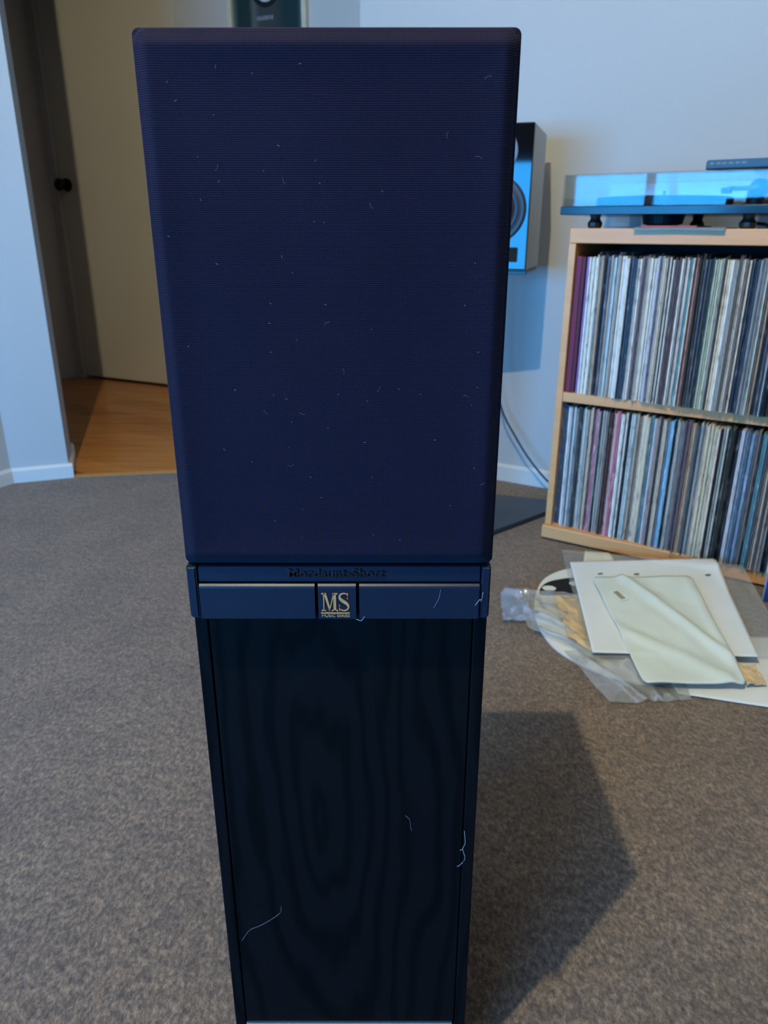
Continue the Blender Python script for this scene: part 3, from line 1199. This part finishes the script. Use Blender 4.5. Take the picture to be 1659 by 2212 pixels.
# maroon box set and lilac one at the left end
M_MAROON = plain('maroon_cloth_box', lin((112, 34, 66)), 0.6, var=0.08, scale=60)
bx = thing('box_set', 'thick maroon boxed record set at the end of the upper row', 'box', sv(.0230, .020, .3887), (0, 0, -A32))
box('box_body', 0, .0125, 0, .315, 0, .314, M_MAROON, bx, .0012)
box('box_lid', .0127, .0215, .001, .315, 0, .312, plain('maroon_dark_box', lin((84, 28, 50)), .6), bx, .0012)
lb = box('record_sleeve', 0, .0062, 0, .315, 0, .3125, plain('lilac_sleeve', lin((136, 104, 160)), .5, var=.1), None, .0006)
lb.location = sv(.0475, .022, .3887)
lb.rotation_euler = (0, 0, -A32)
tag(lb, 'purple lilac record sleeve beside the thick maroon box set', 'record')
n1 = row(expand(U_ROW), .3887, .0545, SHW - .0175, 'upper', vtop, 11)
n2 = row(expand(L_ROW), .0397, .0222, SHW - .0175, 'lower', vlow, 23)
print('records', n1, n2)

# things on the shelf -------------------------------------------------------
TT = thing('turntable', 'dark slim turntable under a clear dust cover on the shelf', 'turntable', sv(-.024, V0 + .002, .7625), (0, 0, -A32))
TW, TD = 0.447, 0.345
pz0, pz1 = .0280, .0460
plin = box('plinth', 0, TW, 0, TD, pz0, pz1, M_PLINTH, TT, .0015)


def foot(x, y):
    lathe('foot', [(.0135, 0), (.0165, .004), (.0170, .012), (.0125, .017), (.011, .021), (.013, pz0)], M_BLACK, TT, 10, 'z', (x, y, 0))


foot(.072, .035)
foot(TW - .055, .035)
foot(.245, TD - .06)
lathe('bearing_housing', [(.030, .0061), (.044, .0100), (.048, pz0)], M_BLACK, TT, 28, 'z', (.19, .17, 0))
pla = lathe('platter', [(.146, pz1), (.150, pz1 + .004), (.150, pz1 + .018), (.147, pz1 + .021)], M_PLATTER, TT, 64, 'z', (.185, .172, 0), smooth=True)
lathe('spindle', [(.0036, pz1 + .02), (.0036, pz1 + .034), (.002, pz1 + .036)], M_STEEL, pla, 16, 'z', (.185, .172, 0))
arm = lathe('tonearm_base', [(.030, pz1), (.030, pz1 + .006), (.019, pz1 + .008), (.019, pz1 + .032), (.012, pz1 + .036)], M_BLACK, TT, 32, 'z', (TW - .070, .20, 0))
tube('tonearm_tube', [(TW - .070, .20, pz1 + .040), (TW - .071, .12, pz1 + .036), (TW - .085, .045, pz1 + .032), (TW - .100, .012, pz1 + .030)], .0045, M_STEEL, arm, 12)
lathe('counterweight', [(.018, .225), (.020, .228), (.020, .250), (.018, .253)], M_BLACK, arm, 28, 'y', (TW - .070, 0, pz1 + .040))
box('headshell', TW - .112, TW - .094, .008, .030, pz1 + .022, pz1 + .032, M_BLACK, arm, .001)
box('cue_lever', TW - .060, TW - .020, .165, .170, pz1 + .020, pz1 + .0235, M_BLACK, arm)


def lid():
    bm = bmesh.new()
    t = .003
    x0, x1, y0, y1, z0, z1 = .003, TW - .003, .002, TD + .012, pz1 + .0006, pz1 + .0655

    def shell(ix, zt):
        rr = .006
        V = []
        for (x, y) in ((x0 + ix, y0 + ix), (x1 - ix, y0 + ix), (x1 - ix, y1 - ix), (x0 + ix, y1 - ix)):
            V.append((x, y))
        lo = [bm.verts.new((x, y, z0)) for x, y in V]
        hi0 = [bm.verts.new((x, y, zt - .002)) for x, y in V]
        cx, cy = (x0 + x1) / 2, (y0 + y1) / 2
        hi = [bm.verts.new((x + (.002 if x < cx else -.002), y + (.002 if y < cy else -.002), zt)) for x, y in V]
        for i in range(4):
            j = (i + 1) % 4
            bm.faces.new((lo[i], lo[j], hi0[j], hi0[i]))
            bm.faces.new((hi0[i], hi0[j], hi[j], hi[i]))
        bm.faces.new(hi)
        return lo
    a = shell(0, z1)
    b = shell(t, z1 - t)
    for i in range(4):
        j = (i + 1) % 4
        bm.faces.new((a[i], a[j], b[j], b[i]))
    return mesh_obj('dust_cover', bm, M_ACRYL, TT)


lid()['label'] = 'clear acrylic dust cover'
for hx in (.07, TW - .07):
    box('hinge', hx - .015, hx + .015, TD + .004, TD + .020, pz1 - .012, pz1 + .020, M_BLACK, TT, .002)

LIDTOP = .7625 + pz1 + .0655
dev = thing('media_player', 'slim black media box lying on the turntable dust cover', 'media player', sv(.282, -.010, LIDTOP + .0003), (0, 0, -A32 - R(3)))
M_DEV = plain('grey_black_casing', c4(0.035, 0.038, 0.042), 0.35)
prism('casing', [(0, 0), (.20, 0), (.20, .10), (.012, .10), (-.012, .045)], 0.001, .0165, M_DEV, dev, .0015)
M_MARK = plain('pale_panel_print', c4(0.16, 0.18, 0.20), 0.5, var=0.3, scale=300)
for i, (a, b) in enumerate(((.006, .014), (.018, .026), (.029, .037), (.041, .050), (.054, .062), (.065, .074))):
    box('panel_mark', a, b, -.0004, .0002, .0080, .0118, M_MARK, dev)
for fx, fy in ((.02, .02), (.18, .02), (.18, .08), (.03, .08)):
    lathe('rubber_foot', [(.005, 0), (.005, .0015)], M_BLACK, dev, 12, 'z', (fx, fy, 0))

M_PINK = plain('red_card', c4(0.50, 0.10, 0.10), 0.6)
M_GSHEET = plain('blue_grey_card', c4(0.24, 0.30, 0.36), 0.5)
fol = prism('red_folder', [(.0, .0), (.115, .0), (.120, .16), (.006, .155)], 0, .0032, M_PINK, None, .0005)
fol.location = sv(.158, V0 + .010, .7651)
fol.rotation_euler = (0, 0, -A32 + R(1))
tag(fol, 'thin red card folder lying under the turntable', 'folder')
gs = bmesh.new()
W_, ys_ = .185, [-.012, -.004, .0, .05, .15]
zz_ = [-.0034, -.0008, .0006, .0004, .0004]
ga = [[gs.verts.new((x, y, z + (.0030 - .0025 * abs(x - .09) / .09 if y < -.006 else 0) * .6)) for y, z in zip(ys_, zz_)] for x in (0, .03, .06, .09, .12, .15, W_)]
grid_solid(gs, ga, .0022)
gso = mesh_obj('grey_sleeve', gs, M_GSHEET)
gso.location = sv(.148, V0, .7623)
gso.rotation_euler = (0, 0, -A32)
tag(gso, 'blue grey card sleeve drooping over the front edge of the shelf top', 'sleeve')
tube('turntable_cable', catmull([tuple(sv(.352, .30, .775)), tuple(sv(.375, .28, .772)), tuple(sv(.395, .22, .7665)), tuple(sv(.43, .20, .7663)), tuple(sv(.50, .27, .7663)), tuple(sv(.56, .33, .7663))], 6), .0036, M_BLACK)
tag(bpy.data.objects['turntable_cable'], 'black signal cable lying behind the turntable feet', 'cable')

# blue sleeve leaning against the shelf, right of the plastic pile
bs = thing('blue_album', 'deep blue album leaning against the front of the shelf', 'record', sv(.540, -.072, 0.0005), (0, 0, -A32))
bs.rotation_euler = (R(-8.65), 0, -A32)
box('cover', 0, .315, 0, .0035, 0, .315, plain('deep_blue_cover', lin((28, 52, 128)), .4, var=.15), bs, .0006)
box('pale_edge', -.003, -.0002, .0002, .0033, 0.001, .314, plain('pale_blue_edge', lin((130, 160, 210)), .5), bs)

# ------------------------------------------------------------------ bookshelf speaker on stand
BA = R(17.3)
BF = Vector((0.346, 1.93, 0))        # front right corner
bsx = Vector((math.cos(BA), -math.sin(BA), 0))
BW, BD, BZ, BH = 0.172, 0.255, 0.6615, 0.331
org = BF - bsx * (BW / 2)
bk = thing('bookshelf_speaker', 'white sided bookshelf speaker with glossy black front on a stand', 'speaker', (org.x, org.y, BZ), (0, 0, -BA))
box('cabinet', -BW / 2, BW / 2, .010, BD, .004, BH, M_SPKWHITE, bk, .003)
baf = box('baffle', -BW / 2 + .0005, BW / 2 - .0005, 0, .0105, .004, BH - .0005, M_BLACKG, bk, .0025)
box('base_pad', -BW / 2 + .002, BW / 2 - .002, .004, BD - .004, 0, .0045, M_BLACK, bk)
zt, zw = .270, .142
lathe('tweeter_plate', [(.050, .001), (.050, -.0015), (.047, -.0025), (.020, .0005), (.014, -.002)], M_TWEET, baf, 48, 'y', (0, 0, zt), cap=False)
lathe('tweeter_dome', [(.014, -.001), (.011, -.005), (.005, -.0075), (.0005, -.008)], M_CONE, baf, 28, 'y', (0, 0, zt), cap=False, smooth=True)
lathe('woofer_ring', [(.078, .001), (.078, -.003), (.071, -.0045), (.062, -.003), (.057, -.006), (.052, -.006), (.050, -.002)], M_RUBBER, baf, 56, 'y', (0, 0, zw), cap=False, smooth=True)
lathe('woofer_cone', [(.051, -.002), (.034, .006), (.022, .009)], M_CONE, baf, 48, 'y', (0, 0, zw), cap=False, smooth=True)
lathe('dust_cap', [(.023, .0095), (.016, .003), (.008, .0005), (.0005, 0)], M_RUBBER, baf, 36, 'y', (0, 0, zw), cap=False, smooth=True)
box('port', -.064, .064, -.0012, .002, .022, .057, M_GAP, baf, .003)
# the woofer sits in a shallow hole: dark disc behind the cone
lathe('woofer_well', [(.050, -.0008), (.0005, -.0008)], M_GAP, baf, 40, 'y', (0, 0, zw), cap=False)

st = thing('speaker_stand', 'dark steel speaker stand with flat base plate on carpet', 'speaker stand', (org.x, org.y, 0), (0, 0, -BA))
bpw = [(.505, 2.066), (.505, 2.013), (.16, 1.713), (-.02, 1.80), (.06, 2.205)]
bpl = []
for (x, y) in bpw:
    dx, dy = x - org.x, y - org.y
    bpl.append((dx * math.cos(BA) - dy * math.sin(BA), dx * math.sin(BA) + dy * math.cos(BA)))
prism('base_plate', bpl, .002, .014, M_SLATE, st, .002)
box('column', -.085, -.035, .085, .135, .0142, BZ - .008, M_SLATE, st, .006)
box('top_plate', -.085, .085, .02, .235, BZ - .0078, BZ - .0004, M_SLATE, st, .0015)

c0 = Vector((0.330, 2.215, 0.36))
cab_pts = [(.300, 2.215, .66), (.315, 2.225, .45), (.352, 2.235, .262), (.405, 2.215, .160), (.452, 2.190, .092), (.505, 2.165, .036), (.560, 2.145, .006), (.64, 2.11, .0045)]
tag(tube('speaker_cable', catmull(cab_pts, 8), .0032, M_CABLE, None, 10), 'dark teal cable sagging from the bookshelf speaker to the carpet', 'cable')

# ------------------------------------------------------------------ plastic and paper pile on the carpet
M_PAPER = plain('white_paper', c4(0.74, 0.76, 0.74), 0.55, var=0.03, scale=12)
M_MAILER = plain('white_mailer', c4(0.76, 0.80, 0.80), 0.35, var=0.03, scale=8)
M_GREENW = plain('greenish_white_glassine', c4(0.68, 0.75, 0.69), 0.2, var=0.06, scale=6)
M_BEIGE = plain('beige_tissue', c4(0.62, 0.47, 0.27), 0.7, var=0.2, scale=30)
M_TAB = plain('cream_card', c4(0.66, 0.62, 0.45), 0.6)


def top_of(objs):
    """height of the highest surface of objs over a point"""
    trees = []
    for ob in objs:
        mw = Matrix.Translation(ob.location)
        if ob.parent:
            mw = Matrix.Translation(ob.parent.location) @ mw
        trees.append(BVHTree.FromPolygons([mw @ v.co for v in ob.data.vertices], [list(p.vertices) for p in ob.data.polygons]))

    def f(x, y):
        best, nrm = None, None
        for t in trees:
            h = t.ray_cast(Vector((x, y, 1.0)), Vector((0, 0, -1)))
            if h[0] is not None and (best is None or h[0].z > best):
                best, nrm = h[0].z, h[1]
        return best, nrm
    return f


def sheet(name, C, nx, ny, amp, freq, seed, mat, th=.0006, rad=0.0, creases=(), fade=0.0, parent=None, below=(), reach=.006):
    """a crumpled sheet over four corners (far-left, far-right, near-right, near-left)"""
    bm = bmesh.new()
    C = [Vector(c) for c in C]
    rest = top_of(below) if below else None
    base_ = Vector(parent.location) if parent else Vector((0, 0, 0))
    og = C[3].copy()
    og.z = 0
    G = []
    for j in range(ny + 1):
        t = j / ny
        r_ = []
        for i in range(nx + 1):
            s = i / nx
            ss, tt = s, t
            if rad:                       # rounded corners
                dx, dy = min(s, 1 - s), min(t, 1 - t)
                if dx < rad and dy < rad:
                    v = Vector((rad - dx, rad - dy))
                    ml = max(v.x, v.y)
                    if v.length > 1e-9:
                        v = v.normalized() * ml
                    ss = (rad - v.x) if s < .5 else 1 - (rad - v.x)
                    tt = (rad - v.y) if t < .5 else 1 - (rad - v.y)
            p = (C[0] * (1 - ss) + C[1] * ss) * (1 - tt) + (C[3] * (1 - ss) + C[2] * ss) * tt
            w = noise.fractal(Vector((p.x * freq, p.y * freq, seed * 3.7)), 1.0, 2.0, 3)
            w2 = abs(noise.noise(Vector((p.x * freq * 1.7 + p.y * freq * .6, p.y * freq * .5, seed + 9.1))))
            dz = amp * (abs(w) + .6 * (1 - 2.2 * w2 if w2 < .45 else 0))
            for (a, b, h, wd) in creases:   # straight fold ridges in s,t space
                A_, B_ = Vector(a), Vector(b)
                ab = B_ - A_
                k_ = max(0, min(1, (Vector((s, t)) - A_).dot(ab) / ab.length_squared))
                dd = (Vector((s, t)) - (A_ + ab * k_)).length
                dz += h * math.exp(-(dd / wd) ** 2)
            if fade:                      # pressed flat towards its right-hand end
                e_ = max(0, min(1, (s - .45) / .45))
                dz *= 1 - fade * e_ * e_ * (3 - 2 * e_)
            q_ = p + Vector((0, 0, dz))
            if rest:                      # lie on the things below, never through them
                w_ = q_ + base_
                for k_ in range(9):
                    a_ = k_ * math.pi / 4
                    d_ = reach if k_ < 8 else 0
                    hz = rest(w_.x + d_ * math.cos(a_), w_.y + d_ * math.sin(a_))[0]
                    if hz is not None:
                        q_.z = max(q_.z, hz + .0007 - base_.z)
            r_.append(bm.verts.new(q_ - og))
        G.append(r_)
    grid_solid(bm, G, th)
    o = mesh_obj(name, bm, mat, parent, True)
    o.location = og
    return o


# rounded white sheet underneath with a black printed patch
def outline_sheet(name, P, z, th, mat, k=8, parent=None):
    pts = catmull([(x, y, 0) for x, y in P], k, True)
    cx = sum(p.x for p in pts) / len(pts)
    cy = sum(p.y for p in pts) / len(pts)
    o = prism(name, [(p.x - cx, p.y - cy) for p in pts], 0, th, mat, parent)
    o.location = (cx, cy, z)
    return o


ws = outline_sheet('white_bag', [(.318, 1.39), (.340, 1.49), (.385, 1.575), (.47, 1.62), (.58, 1.58), (.62, 1.40), (.58, 1.20), (.49, 1.135), (.405, 1.160), (.340, 1.235), (.318, 1.31)], .001, .004, M_PAPER)
tag(ws, 'white round cornered bag with a black printed patch lying on carpet', 'bag')
bp = outline_sheet('printed_patch', [(.347, 1.478), (.362, 1.525), (.40, 1.553), (.46, 1.56), (.47, 1.485), (.40, 1.476)], .0050, .0004, M_GAP, 6)
bp.parent = ws
bp.location = Vector(bp.location) - Vector(ws.location)
for (x, y, r_) in ((.372, 1.508, .013), (.437, 1.532, .012)):
    d_ = outline_sheet('white_spot', [(x + r_ * 1.2 * math.cos(a), y + r_ * math.sin(a)) for a in [i * 1.047 for i in range(6)]], .0056, .0003, M_PAPER, 4)
    d_.parent = ws
    d_.location = Vector(d_.location) - Vector(ws.location)

wsh = sheet('white_sheet', [(.50, 1.30, .003), (.86, 1.30, .003), (.80, 1.03, .002), (.515, 1.105, .002)], 36, 28, .0010, 6, 3, M_PAPER, .0012, below=[ws], reach=.010)
tag(wsh, 'large white paper sheet lowest in the pile, one end on bare carpet', 'paper')
csl = sheet('clear_sleeve', [(.345, 1.24, .006), (.56, 1.26, .008), (.53, 1.085, .003), (.387, 1.076, .002)], 30, 24, .0045, 14, 7, M_POLY, 0, creases=(((0.1, .2), (.45, 1), .006, .04), ((.5, .1), (.62, .95), .006, .05)), below=[ws, bp, wsh], reach=.009)
tag(csl, 'empty clear polythene sleeve poking out under the greenish white sleeve', 'plastic sleeve')
# crumpled clear bag with beige tissue inside
cb_ = thing('crumpled_bag', 'crumpled clear plastic bag with beige tissue inside, twisted blue end', 'plastic bag', (.36, 1.36, 0))


def local(C, o):
    return [Vector(c) - o for c in C]


o_ = Vector((.36, 1.36, 0))
s1 = sheet('bag_film', local([(.290, 1.478, .010), (.435, 1.470, .010), (.402, 1.195, .009), (.290, 1.322, .008)], o_), 48, 44, .007, 16, 21, M_BAG, 0, parent=cb_, fade=.85, below=[ws, bp, csl],
           creases=(((.0, .62), (1, .80), .016, .035), ((0, .05), (1, .02), .008, .04), ((.2, .95), (1, .97), .012, .05), ((.5, .3), (.9, .55), .008, .06)))
s2 = sheet('beige_tissue', local([(.370, 1.450, .008), (.430, 1.450, .008), (.402, 1.225, .007), (.362, 1.285, .007)], o_), 26, 26, .009, 22, 5, M_BEIGE, .0006, parent=cb_, fade=.8, below=[ws, bp, csl])
M_BLUEPOLY = clear_mat('blue_tinted_film', c4(0.82, 0.88, 0.97), 1.6, 0.40, c4(0.50, 0.58, 0.72), 0.08)
s3 = sheet('twisted_end', local([(.258, 1.480, .004), (.305, 1.476, .009), (.305, 1.352, .008), (.245, 1.352, .003)], o_), 26, 34, .0075, 17, 14, M_BLUEPOLY, 0, parent=cb_, below=[ws],
           creases=(((0, .70), (1, .55), .010, .06), ((.2, 0), (.9, .12), .009, .07), ((.0, .95), (1, .9), .008, .06)))

pos = sheet('poly_outer_sleeve', [(.446, 1.722, .006), (.798, 1.512, .062), (.765, 1.210, .018), (.386, 1.205, .0120)], 56, 50, .0014, 5, 33, M_POLY, 0,
            creases=(((.88, 0), (.98, 1), .0035, .03), ((0, .04), (1, .05), .003, .02)), below=[ws, bp, wsh, csl, s1, s2])
tag(pos, 'large clear polythene record sleeve spread over the pile against the shelf', 'plastic sleeve')
tab = sheet('card_tab', [(.497, 1.690, .012), (.548, 1.664, .014), (.548, 1.600, .012), (.478, 1.630, .010)], 10, 8, .001, 20, 2, M_TAB, .001, below=[pos])
tag(tab, 'small cream card corner showing behind the white mailer', 'card')
ml = sheet('white_mailer', [(.446, 1.630, .014), (.755, 1.560, .056), (.694, 1.195, .0220), (.391, 1.212, .0190)], 56, 56, .0012, 6, 41, M_MAILER, .0016, below=[s1, s2, pos, tab], reach=.011)
tag(ml, 'flat white mailer envelope with three dark dots along its flap', 'envelope')
on_ml = top_of([ml])


def on_sheet(name, x, y, z, rx, ry, mat, rot=0.0):
    d = prism(name, [(rx * math.cos(a) * math.cos(rot) - ry * math.sin(a) * math.sin(rot), rx * math.cos(a) * math.sin(rot) + ry * math.sin(a) * math.cos(rot)) for a in [i * math.pi / 6 for i in range(12)]], 0, .0006, mat, ml)
    hz, hn = on_ml(x, y)
    d.location = Vector((x, y, hz - .0001)) - Vector(ml.location)
    d.rotation_euler = Vector((0, 0, 1)).rotation_difference(hn).to_euler()
    return d


M_DOT = plain('grey_dot', c4(0.12, 0.13, 0.13), 0.6)
for (x, y, z) in ((.4955, 1.546, .0300), (.571, 1.526, .0385), (.715, 1.490, .0570)):
    on_sheet('dark_dot', x, y, z, .0065, .0045, M_DOT)
scr = sheet('tissue_scrap', [(.648, 1.185, .006), (.682, 1.180, .006), (.678, 1.125, .005), (.640, 1.120, .005)], 16, 18, .010, 40, 61, M_BEIGE, .0006, below=[wsh, csl])
tag(scr, 'crumpled beige tissue scrap beside the greenish white sleeve', 'tissue')
gsx = sheet('glassine_sleeve', [(.467, 1.512, .028), (.670, 1.472, .050), (.636, 1.112, .017), (.4555, 1.115, .016)], 56, 62, .0030, 7, 53, M_GREENW, .0022, rad=.05,
            creases=(((.30, .0), (.95, .80), .007, .05), ((.0, .55), (.85, .97), .005, .06), ((.93, .05), (.97, .8), .003, .05)), below=[ws, wsh, csl, s1, pos, ml, scr])
tag(gsx, 'greenish white glassine record sleeve on top of the pile', 'record sleeve')
lab = prism('paper_label', [(-.010, -.022), (.010, -.022), (.010, .022), (-.010, .022)], 0, .0006, M_PAPER, gsx)
hz, hn = top_of([gsx])(.500, 1.418)
lab.location = Vector((.500, 1.418, hz + .0006)) - Vector(gsx.location)
lab.rotation_euler = (Vector((0, 0, 1)).rotation_difference(hn).to_matrix() @ Matrix.Rotation(R(14), 3, 'Z')).to_euler()
l2 = prism('label_print', [(-.0055, -.017), (.0055, -.017), (.0055, .017), (-.0055, .017)], .0006, .0010, plain('khaki_print', c4(.30, .30, .20), .6), lab)
